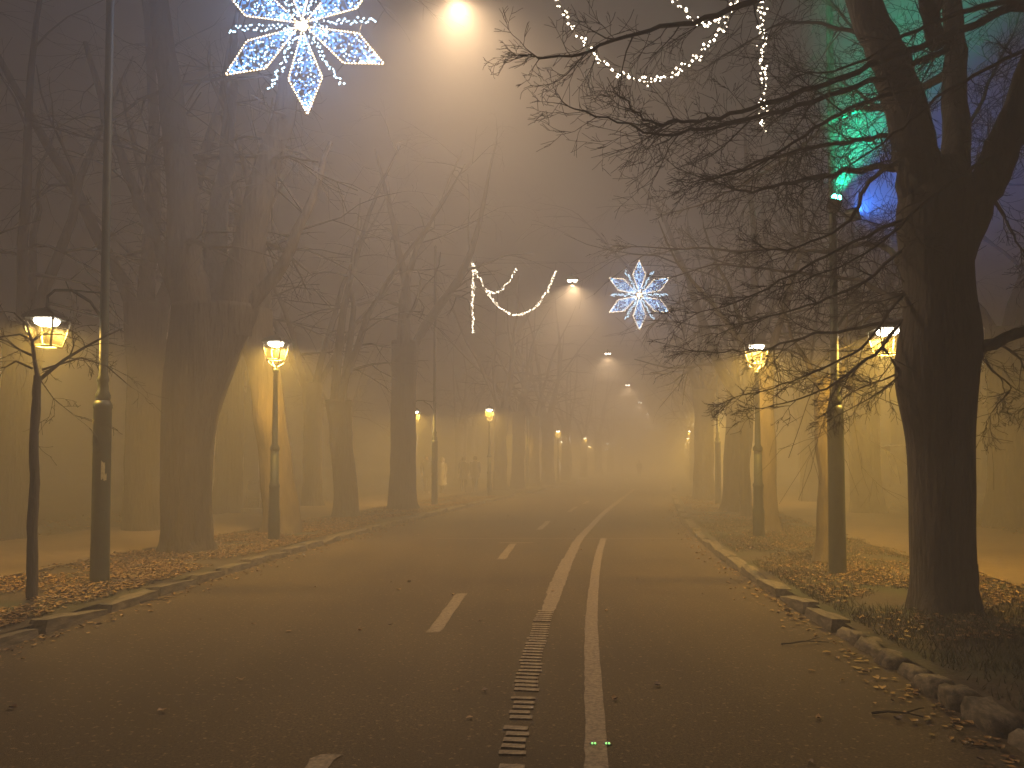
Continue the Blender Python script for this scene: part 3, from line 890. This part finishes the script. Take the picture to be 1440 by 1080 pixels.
def post_lamp(loc, label, group=None):
    t = thing('post_lamp', loc, label, 'street lamp', group, (0, 0, rng.uniform(-.15, .15)))
    def base_m():
        mb = MB(); mb.lathe([(.115, -.1), (.115, .55), (.10, .60), (.095, 1.0), (.105, 1.03), (.105, 1.07), (.085, 1.1), (.078, 1.75)], 16); return mb.mesh('base', M_GREEN, True)
    def pole_m():
        mb = MB(); mb.lathe([(.095, 1.74), (.095, 1.80), (.06, 1.86), (.048, 2.6), (.04, 3.26), (.06, 3.28), (.06, 3.32), (.03, 3.36)], 14); return mb.mesh('pole', M_GREEN, True)
    obj('base', cached('pl_base', base_m), t); obj('pole', cached('pl_pole', pole_m), t)
    lantern(t, (0, 0, 3.52), True)
    return t
TALL_H = 9.2
def tall_post(loc, side, label, group=None, paper=False, flood=False):
    t = thing('tall_post', loc, label, 'lamp post', group)
    def low():
        mb = MB(); mb.lathe([(.115, -.1), (.115, .0), (.108, .9), (.105, 2.18), (.112, 2.2), (.112, 2.24), (.085, 2.29)], 20); return mb.mesh('base', M_GREEN, True)
    def mid():
        mb = MB(); mb.lathe([(.080, 2.27), (.088, 2.33), (.088, 2.36), (.064, 2.42), (.060, 2.52), (.070, 2.54), (.070, 2.57), (.054, 2.62), (.050, 4.2), (.046, TALL_H), (.055, TALL_H + .02), (.0, TALL_H + .1)], 16); return mb.mesh('pole', M_GREEN, True)
    obj('base', cached('tp_low', low), t); obj('pole', cached('tp_mid', mid), t)
    def arm():
        mb = MB()
        pts = [Vector((0, 0, 3.30)), Vector((.18, 0, 3.55)), Vector((.42, 0, 3.70)), Vector((.64, 0, 3.70)), Vector((.73, 0, 3.62)), Vector((.73, 0, 3.52))]
        mb.tube(pts, [.022, .02, .02, .018, .018, .02], 8)
        mb.tube([Vector((0, 0, 3.66)), Vector((.42, 0, 3.70))], [.012, .012], 6)
        return mb.mesh('arm', M_GREEN, True)
    obj('arm', cached('tp_arm', arm), t, rot=(0, 0, 0 if side > 0 else math.pi))
    lantern(t, (side * .73, 0, 2.98), False, .55 if paper else 1.0)
    if paper:
        for (a0, a1, z0, z1) in ((-2.9, -2.5, 1.47, 1.62), (-1.15, -.75, 1.30, 1.52), (-.9, -.55, 1.28, 1.36), (-3.0, -2.6, 1.72, 1.86), (-2.7, -2.3, 2.0, 2.06)):
            mb = MB()
            for i in range(5):
                a = a0 + (a1 - a0) * i / 4
                for z in (z0 + rng.uniform(-.012, .012), z1 + rng.uniform(-.02, .02)):
                    mb.v.append((.1105 * math.cos(a), .1105 * math.sin(a), z))
            mb.f = [(2 * i, 2 * i + 2, 2 * i + 3, 2 * i + 1) for i in range(4)]
            obj('paper_scrap', mb.mesh('paper_scrap', M_PAPER), t)
    return t

BL = base(140, 819); BR = base(1178, 807)
tall_l = tall_post(BL, -1, 'tall green post with torn paper scraps and a lantern, beside the sapling', paper=True)
tall_r = tall_post(BR, 1, 'tall green post carrying the green and blue floodlights and a lantern', flood=True)
post_lamp(base(385, 759), 'lit lantern lamp post between the leaning tree and the pale-lit trunk')
post_lamp(base(1067, 756), 'lit lantern lamp post in front of the golden-lit young tree')
post_lamp(base(688, 698), 'lit lantern lamp post at the verge near the dark-clad walkers')
post_lamp(base(990, 699), 'lit lantern lamp post partly hidden behind the stout tree limbs')
tall2_l = tall_post(base(611, 710), -1, 'tall green post standing in front of the pair of walkers')
tall2_r = tall_post(base(1010, 709), 1, 'tall green post beside the stout dark bare tree')
fl, fg = 'small fog-bound lit lantern lamp far along the avenue', 'far lantern lamps'
ft, ftg = 'tall fog-bound post with side lantern far along the avenue', 'far tall posts'
TP = [(tall_l, tall_r, 10.2), (tall2_l, tall2_r, None)]
SIDE = {-1: 'on the walkers\' roadside', 1: 'on the stout tree\'s roadside'}
for j, y in enumerate((58, 75, 98, 122)):
    for s in (-1, 1): post_lamp((cx(y) + s * 5.0, y, VZ), f'{ORD[j]} small lit lantern lamp in the far fog, {SIDE[s]}', fg)
TP_FAR = []
for j, y in enumerate((47.5, 67, 87, 107)):
    pr = [tall_post((cx(y) + s * 5.3, y, VZ), s, f'{ORD[j]} tall post with side lantern in the far fog, {SIDE[s]}', ftg) for s in (-1, 1)]
    TP_FAR.append((pr[0], pr[1], y))

# floodlights on the right-hand post
def flood(px, py, dY, aim, mat, col, power, label, cone, name='floodlight'):
    p = P(px, py, BR.y + dY)
    t = thing(name, p, label, 'floodlight')
    d = Vector(aim).normalized()
    q = d.to_track_quat('-Z', 'Y')
    t.rotation_mode = 'QUATERNION'; t.rotation_quaternion = q
    mb = MB(); mb.lathe([(.13, -.015), (.13, .03), (.11, .10), (.05, .13)], 4, rot=math.pi / 4); obj('housing', mb.mesh('housing', M_BLACK), t)
    for dx, dy in ((-.035, -.03), (.035, -.03), (-.035, .03), (.035, .03)):
        mb = MB(); mb.lathe([(.018, -.085), (.032, -.06), (.034, -.016)], 10, (dx, dy, 0)); obj('led', mb.mesh('led', mat), t)
    inv = q.inverted()
    pole_p = Vector((BR.x, BR.y, p.z - .06)) - p
    mb = MB(); mb.tube([inv @ Vector((0, 0, -.02)), inv @ (pole_p * .5 + Vector((0, 0, -.05))), inv @ pole_p], [.016] * 3, 6); obj('bracket', mb.mesh('bracket', M_BLACK), t)
    l = bpy.data.lights.new('flood_light', 'SPOT')
    l.energy = power; l.color = col; l.spot_size = math.radians(cone); l.spot_blend = 1.0; l.shadow_soft_size = .06
    obj('flood_light', l, t, (0, 0, -.13))
flood(1174, 284, -.32, (.33, -.10, 1), M_PANELG, (0.0, 1.0, .50), 4200, 'floodlight glowing green, aimed up from the post', 66)
flood(1200, 302, .5, (.75, .55, .55), M_PANELB, (.03, .20, 1.0), 2000, 'floodlight shining blue into the big dark tree', 80)

# overhead street lights on span wires, with the decorations
def street_light(p, label, group=None, power=OVER_W):
    t = thing('street_light', p, label, 'street light', group)
    def body():
        mb = MB(); mb.lathe([(.20, 0), (.25, .015), (.26, .05), (.20, .11), (.07, .15), (.03, .2), (.03, .26)], 16); return mb.mesh('housing', M_BLACK, True)
    obj('housing', cached('sl_body', body), t)
    def lens():
        mb = MB(); mb.lathe([(.04, -.075), (.075, -.05), (.09, -.012), (.09, .004)], 12); return mb.mesh('lens', M_PANEL2)
    for dx in (-.1, .1): obj('lens', cached('sl_lens', lens), t, (dx, 0, 0))
    l = bpy.data.lights.new('street_lamp_light', 'SPOT')
    l.spot_size = math.radians(172); l.spot_blend = 1.0
    l.energy = power; l.color = OVER_C; l.shadow_soft_size = .10
    obj('street_lamp_light', l, t, (0, 0, -.19))
    return t
def span_wire(a, b, sag, label, group=None):
    mb = MB(); pts = [a.lerp(b, i / 16) + Vector((0, 0, -sag * 4 * (i / 16) * (1 - i / 16))) for i in range(17)]
    mb.tube(pts, [.006] * 17, 5)
    return tag(obj('span_wire', mb.mesh('span_wire', M_STEEL)), label, 'wire', group)

def star(centre, R_, roll, label):
    t = thing('star_light', centre, label, 'light decoration', 'lit stars over the road')
    t.rotation_euler = (0, roll, 0)
    rr = random.Random(int(R_ * 100))
    def pt(r, a, d=0.0): return Vector((r * math.sin(a), d, r * math.cos(a)))
    hub = MB()
    for k in range(26):
        a, r = rr.uniform(0, 2 * math.pi), rr.uniform(0, .075) * R_
        hub.octa(pt(r, a, rr.uniform(-.03, 0)), .021 * R_ / 1.3)
    obj('hub_bulbs', hub.mesh('hub_bulbs', M_BULB_W), t)
    for k in range(6):
        a = k * math.pi / 3
        u, w = pt(1, a), pt(1, a + math.pi / 2)
        corners = [u * (.05 * R_), u * (.6 * R_) + w * (.185 * R_), u * R_, u * (.6 * R_) - w * (.185 * R_)]
        fr = MB(); fr.tube(corners + [corners[0]], [.008] * 5, 5, cap=False, ref=Vector((0, 1, 0)))
        pet = obj('petal_frame', fr.mesh('petal_frame', M_ROPE), t)
        ob = MB(); fb = MB(); db = MB()
        for i in range(4):
            p, q = corners[i], corners[(i + 1) % 4]
            n = int((q - p).length / (.034 * R_))
            for j in range(n):
                s = p.lerp(q, (j + .5) / n)
                ob.octa(s + Vector((0, -.012, 0)), .0100 * R_)
        obj('outline_bulbs', ob.mesh('outline_bulbs', M_BULB_W), pet)['kind'] = 'stuff'
        for j in range(330):
            s = rr.uniform(.12, .95)
            hw = (s / .6 if s < .6 else (1 - s) / .4) * .165
            v = rr.uniform(-1, 1) * hw
            q = u * (s * R_) + w * (v * R_) + Vector((0, rr.uniform(-.03, .03), 0))
            (fb if j < 125 else db).octa(q, (.0095 if j < 125 else .0125) * R_ * rr.uniform(.8, 1.2))
        # net the bulbs hang on, glowing with the dim bulbs to imitate bloom
        for j in range(9):
            s = .15 + .09 * j
            hw = (s / .6 if s < .6 else (1 - s) / .4) * .18
            db.tube([u * (s * R_) - w * (hw * R_), u * ((s + .03) * R_), u * (s * R_) + w * (hw * R_)], [.0035] * 3, 3)
        obj('cool_bulbs', fb.mesh('cool_bulbs', M_BULB_B), pet)['kind'] = 'stuff'
        obj('blue_glow_bulbs', db.mesh('blue_glow_bulbs', M_BLUE_GLOW), pet)['kind'] = 'stuff'
        # ray between two petals
        a2 = a + math.pi / 6
        u2, w2 = pt(1, a2), pt(1, a2 + math.pi / 2)
        sp = MB(); sp.tube([u2 * (.06 * R_), u2 * (.8 * R_)], [.006, .004], 5)
        so = obj('ray', sp.mesh('ray', M_STEEL), t)
        sb = MB()
        for j in range(34):
            s = .12 + .68 * j / 33
            sb.octa(u2 * (s * R_) + w2 * (rr.uniform(-.035, .035) * R_) + Vector((0, rr.uniform(-.02, .02), 0)), .0115 * R_ * rr.uniform(.8, 1.25))
        obj('ray_bulbs', sb.mesh('ray_bulbs', M_BULB_B), so)['kind'] = 'stuff'
        # thin hoop from petal to petal
        h = MB(); a3 = a + math.pi / 3
        h.tube([u * (.6 * R_) + w * (.185 * R_), u2 * (.66 * R_), pt(1, a3) * (.6 * R_) - pt(1, a3 + math.pi / 2) * (.185 * R_)], [.005] * 3, 5)
        obj('hoop', h.mesh('hoop', M_STEEL), t)
    # the light the star gives off, both ways
    for s in (0, 1):
        area_light('star_glow', t, (0, -.08 if s == 0 else .08, 0), STAR_W, (.42, .56, 1.0), 1.5 * R_, (math.pi / 2 if s else -math.pi / 2, 0, 0))
    return t
STAR_W = 105.0
def garland(origin, s, mirror, label):
    """origin: top of the hanging strand; s: metres per pixel of the far garland"""
    t = thing('garland_light', origin, label, 'light decoration', 'lit garlands over the road')
    rr = random.Random(5 if mirror > 0 else 6)
    def line(pts, dens, name, spread):
        pts = [Vector((mirror * x * s, 0, -z * s)) for x, z in pts]
        fine = []
        m = len(pts)
        for i in range(m - 1):
            p0, p1, p2, p3 = pts[max(i - 1, 0)], pts[i], pts[i + 1], pts[min(i + 2, m - 1)]
            for k in range(6):
                q = k / 6
                fine.append(0.5 * ((2 * p1) + (p2 - p0) * q + (2 * p0 - 5 * p1 + 4 * p2 - p3) * q * q + (3 * p1 - p0 - 3 * p2 + p3) * q ** 3))
        fine.append(pts[-1])
        w = MB(); w.tube(fine, [.006] * len(fine), 5, ref=Vector((0, 1, 0)))
        o = obj(name, w.mesh(name, M_BLACK), t)
        b = MB()
        L = sum((fine[i + 1] - fine[i]).length for i in range(len(fine) - 1))
        n = int(L * dens)
        for j in range(n):
            f = (j + rr.uniform(0, 1)) / n * (len(fine) - 1); i = min(int(f), len(fine) - 2)
            q = fine[i].lerp(fine[i + 1], f - i)
            b.octa(q + Vector((rr.gauss(0, spread), rr.gauss(0, spread), rr.gauss(0, spread))), rr.choice((.011, .014, .018, .022)) * (1 if mirror < 0 else 1.25))
        obj('bulbs', b.mesh('bulbs', M_BULB_G), o)['kind'] = 'stuff'
    line([(0, 0), (1, 30), (0, 60), (1, 101)], 38, 'strand', .028)
    line([(0, 0), (10, 22), (25, 48), (45, 68), (66, 74), (90, 62), (108, 36), (118, 10)], 30, 'swag', .026)
    line([(22, 40), (34, 42), (48, 30), (63, 8)], 30, 'small_swag', .026)
    # wire frame carrying it
    w = MB(); w.tube([Vector((0, 0, 0)), Vector((mirror * 120 * s, 0, 0))], [.010] * 2, 6); obj('frame_bar', w.mesh('frame_bar', M_STEEL), t)
    w = MB(); w.tube([Vector((mirror * 118 * s, 0, 0)), Vector((mirror * 118 * s, 0, -10 * s))], [.006] * 2, 6); obj('drop_wire', w.mesh('drop_wire', M_STEEL), t)
    w = MB(); w.tube([Vector((mirror * 63 * s, 0, 0)), Vector((mirror * 63 * s, 0, -8 * s))], [.006] * 2, 6); obj('drop_wire', w.mesh('drop_wire', M_STEEL), t)
    area_light('garland_glow', t, (mirror * 60 * s, -.05, -50 * s), 8, (1, .8, .55), 2.0, (-math.pi / 2, 0, 0))

Y1, Y2 = 10.4, 28.4
star(P(425, 35, Y1), 131 * Y1 / F, math.radians(-4), 'lit blue and white six-petal star strung near the post with torn paper')
star(P(899, 415, Y2), 49.5 * Y2 / F, 0, 'lit blue and white six-petal star beside the distant street light')
o1 = P(1072, -75, Y1)
garland(o1, 2.65 * Y1 / F, -1, 'warm white light garland among the big dark tree branches')
o2 = P(664.5, 370, Y2)
garland(o2, Y2 / F, 1, 'warm white light garland hanging before the fog beside the distant star')
sl1 = P(645, -16, Y1 + .2)
street_light(sl1, 'overhead street light glowing between the big star and the garland')
street_light(P(805, 394, Y2 + .2), 'twin-lens overhead street light between the hanging garland and far star')
for j, y in enumerate((47.5, 67, 87, 107)):
    street_light(Vector((cx(y) - .3, y, 8.35)), f'{ORD[j]} fog-dimmed overhead street light along the road beyond the far star', 'far overhead street lights')
span_wire(Vector((BL.x, BL.y, 9.1)), Vector((BR.x, BR.y, 9.1)), .35, 'thin span wire holding the big star, between the first tall posts')
a, b_ = tall2_l.location, tall2_r.location
span_wire(Vector((a.x, a.y, 9.1)), Vector((b_.x, b_.y, 9.1)), .3, 'thin span wire holding the far star, between the second tall posts')
for j, (l_, r_, y) in enumerate(TP_FAR):
    span_wire(Vector((l_.location.x, l_.location.y, 9.1)), Vector((r_.location.x, r_.location.y, 9.1)), .3, f'span wire between the {ORD[j]} pair of far foggy tall posts', 'far span wires')

# ------------------------------------------------------------------ pale rail stand beside the left path
b = base(356, 722)
t = thing('rail_stand', b, 'pale two-post rail stand across the path behind the leaning tree', 'rail')
for dx in (-.18, .18):
    mb = MB(); mb.lathe([(.025, -.05), (.025, .95), (.018, .98)], 10, (dx, 0, 0)); obj('post', mb.mesh('post', M_RAIL, True), t)
for z in (.45, .9):
    mb = MB(); mb.tube([Vector((-.18, 0, z)), Vector((.18, 0, z))], [.018] * 2, 8); obj('rail', mb.mesh('rail', M_RAIL, True), t)
mb = MB(); mb.box((0, 0, .07), (.62, .3, .16)); obj('foot_block', mb.mesh('foot_block', M_RAIL), t)

# ------------------------------------------------------------------ people
def plain(name, c, rough=.8):
    return noisy(name, tuple(x * .8 for x in c), tuple(min(1, x * 1.15) for x in c), 14, rough)
SKIN = plain('skin', (.50, .34, .25), .55)
def skin_mesh(name, verts, edges, radii, mat, sub=1):
    me = bpy.data.meshes.new(name); me.from_pydata(verts, edges, [])
    o = bpy.data.objects.new(name, me); COL.objects.link(o)
    m = o.modifiers.new('skin', 'SKIN')
    for i, r in enumerate(radii):
        me.skin_vertices[0].data[i].radius = r if isinstance(r, tuple) else (r, r)
    me.skin_vertices[0].data[0].use_root = True
    s = o.modifiers.new('sub', 'SUBSURF'); s.levels = s.render_levels = sub
    dg = bpy.context.evaluated_depsgraph_get()
    out = bpy.data.meshes.new_from_object(o.evaluated_get(dg))
    bpy.data.objects.remove(o)
    out.materials.clear(); out.materials.append(mat); out.shade_smooth()
    return out
def person(loc, face, h, coat, legs, hair, coat_len, label, group=None, stride=.12, hat=None, shoe=(.05, .045, .04)):
    """face: heading in radians (0 looks at -Y, toward the camera)"""
    k = h / 1.75
    t = thing('person', loc, label, 'person', group, (0, 0, face))
    t.scale = (k, k, k)
    V, E, Rr = [], [], []
    def vert(p, r, link=None):
        V.append(p); Rr.append(r)
        if link is not None: E.append((link, len(V) - 1))
        return len(V) - 1
    pel = vert((0, 0, .95), (.15, .11)); sp = vert((0, .01, 1.15), (.14, .10), pel); ch = vert((0, .01, 1.36), (.16, .11), sp)
    nk = vert((0, 0, 1.50), (.055, .055), ch); hd = vert((0, -.015, 1.60), (.075, .085), nk); vert((0, -.012, 1.69), (.075, .085), hd)
    ns = vert((0, -.105, 1.605), (.014, .016), hd)
    hands = []
    for s in (-1, 1):
        sh = vert((s * .17, .01, 1.42), (.06, .06), ch); el = vert((s * .22, .03, 1.14), (.042, .042), sh)
        wr = vert((s * .22, -.06, .91), (.026, .026), el); pm = vert((s * .22, -.085, .83), (.036, .018), wr)
        for j, (dx, ln) in enumerate(((-.024, .062), (-.008, .072), (.008, .068), (.024, .052))):
            f1 = vert((s * .22 + .1 * dx, -.092 + dx, .79), (.009, .009), pm)
            vert((s * .218 + .1 * dx, -.098 + dx * 1.2, .79 - ln), (.008, .008), f1)
        th = vert((s * .195, -.115, .835), (.010, .010), wr); vert((s * .19, -.13, .79), (.008, .008), th)
        hp = vert((s * .085, 0, .90), (.09, .09), pel); kn = vert((s * .09, -.02 - s * stride, .50), (.058, .06), hp)
        an = vert((s * .09, .02 - s * stride * 1.5, .09), (.038, .04), kn); vert((s * .10, -.12 - s * stride * 1.5, .035), (.04, .03), an)
    obj('body', skin_mesh('body', V, E, Rr, SKIN, 1), t)
    cm, lm, hm, sm = plain('coat_cloth', coat), plain('trouser_cloth', legs), plain('hair', hair), plain('shoe_leather', shoe, .5)
    # coat
    mb = MB()
    prof = [(coat_len, .235, .185), ((coat_len + .95) / 2, .22, .17), (.98, .195, .145), (1.15, .185, .135), (1.33, .205, .145), (1.44, .185, .125), (1.50, .10, .085), (1.53, .075, .072)]
    n = 18
    for z, rx, ry in prof:
        for j in range(n):
            a = 2 * math.pi * j / n
            w = 1 + (.05 * math.sin(5 * a) if z < .9 else 0)
            mb.v.append((rx * w * math.cos(a), ry * w * math.sin(a) + .005, z))
    for i in range(len(prof) - 1):
        for j in range(n):
            a, b = i * n + j, i * n + (j + 1) % n
            mb.f.append((a, b, b + n, a + n))
    ct = obj('coat', mb.mesh('coat', cm, True), t)
    for s in (-1, 1):
        mb = MB(); mb.tube([Vector((s * .16, .01, 1.45)), Vector((s * .20, .02, 1.38)), Vector((s * .225, .03, 1.14)), Vector((s * .222, -.05, .92))], [.06, .072, .062, .048], 10, cap=False)
        obj('sleeve', mb.mesh('sleeve', cm, True), ct)
        mb = MB(); mb.tube([Vector((s * .085, 0, .93)), Vector((s * .09, -.02 - s * stride, .50)), Vector((s * .09, .02 - s * stride * 1.5, .10))], [.105, .082, .068], 10, cap=False)
        obj('trouser_leg', mb.mesh('trouser_leg', lm, True), t)
        mb = MB()
        y0 = -s * stride * 1.5
        for z, w, l0, l1 in ((.0, .047, -.17, .085), (.045, .048, -.165, .085), (.075, .042, -.09, .075), (.12, .04, -.03, .06)):
            for j in range(12):
                a = 2 * math.pi * j / 12
                mb.v.append((s * .095 + w * math.cos(a), y0 + (l0 + l1) / 2 + (l1 - l0) / 2 * math.sin(a), z))
        for i in range(3):
            for j in range(12):
                a, b = i * 12 + j, i * 12 + (j + 1) % 12
                mb.f.append((a, b, b + 12, a + 12))
        mb.f.append(tuple(reversed(range(12)))); mb.f.append(tuple(range(36, 48)))
        obj('shoe', mb.mesh('shoe', sm, True), t)
        # eye and ear
        mb = MB(); mb.octa((s * .03, -.088, 1.635), .010); obj('eye', mb.mesh('eye', hm), t)
        mb = MB(); mb.octa((s * .085, 0, 1.61), .022); obj('ear', mb.mesh('ear', SKIN), t)
    mb = MB(); mb.box((0, -.093, 1.565), (.045, .012, .010)); obj('mouth', mb.mesh('mouth', hm), t)
    mb = MB()
    top = [(1.56, .098, .03), (1.62, .104, .02), (1.70, .100, .012), (1.755, .072, .01), (1.785, .0, .0)]
    for z, r, dy in top:
        for j in range(16):
            a = 2 * math.pi * j / 16
            f = 1.0 if (math.sin(a) > -.35 or z > 1.69) else .80
            mb.v.append((r * math.cos(a), r * f * math.sin(a) + dy, z))
    for i in range(4):
        for j in range(16):
            a, b = i * 16 + j, i * 16 + (j + 1) % 16
            mb.f.append((a, b, b + 16, a + 16))
    obj('hat' if hat else 'hair', mb.mesh('hair', plain('hat_wool', hat) if hat else hm, True), t)
    return t
pz = VZ + .035
def pplace(px, py): return G(px, py, pz)
person(pplace(622, 693), math.radians(-35), 1.68, (.80, .73, .58), (.10, .09, .08), (.3, .22, .14), .38, 'person in a long pale coat walking half hidden by the tall post', hat=(.55, .47, .36), stride=.06)
person(pplace(600, 694), math.radians(10), 1.82, (.05, .045, .04), (.16, .14, .12), (.12, .1, .09), .72, 'person in a dark jacket facing the road between thick tree and post', stride=.10, shoe=(.55, .52, .48))
person(pplace(652, 691.5), math.radians(190), 1.74, (.03, .03, .03), (.03, .03, .035), (.03, .025, .02), .62, 'person in dark clothes walking away past the tall post', 'dark-clad walkers')
person(pplace(668, 691), math.radians(175), 1.78, (.035, .03, .03), (.03, .03, .03), (.03, .025, .02), .7, 'person in dark clothes beside the lamp near the walkers', 'dark-clad walkers')
person(G(899, 671.5), math.radians(0), 1.78, (.03, .03, .03), (.03, .03, .03), (.03, .025, .02), .6, 'lone person, a dim silhouette on the road where it fades into fog')

# ------------------------------------------------------------------ the fog
mb = MB()
x0, x1, y0_, y1_, z0, z1 = -155, 215, -35, 306, -1.06, 17.5
mb.box(((x0 + x1) / 2, (y0_ + y1_) / 2, (z0 + z1) / 2), (x1 - x0, y1_ - y0_, z1 - z0))
hm = bpy.data.materials.new('fog'); hm.use_nodes = True
nt = hm.node_tree
nt.nodes.remove(nt.nodes['Principled BSDF'])
pv = nt.nodes.new('ShaderNodeVolumePrincipled')
pv.inputs['Color'].default_value = (.97, .95, .92, 1)
pv.inputs['Density'].default_value = FOG
pv.inputs['Anisotropy'].default_value = FOG_G
nt.links.new(pv.outputs[0], nt.nodes['Material Output'].inputs['Volume'])
hm.cycles.homogeneous_volume = True
tag(obj('haze', mb.mesh('haze', hm)), kind='stuff')
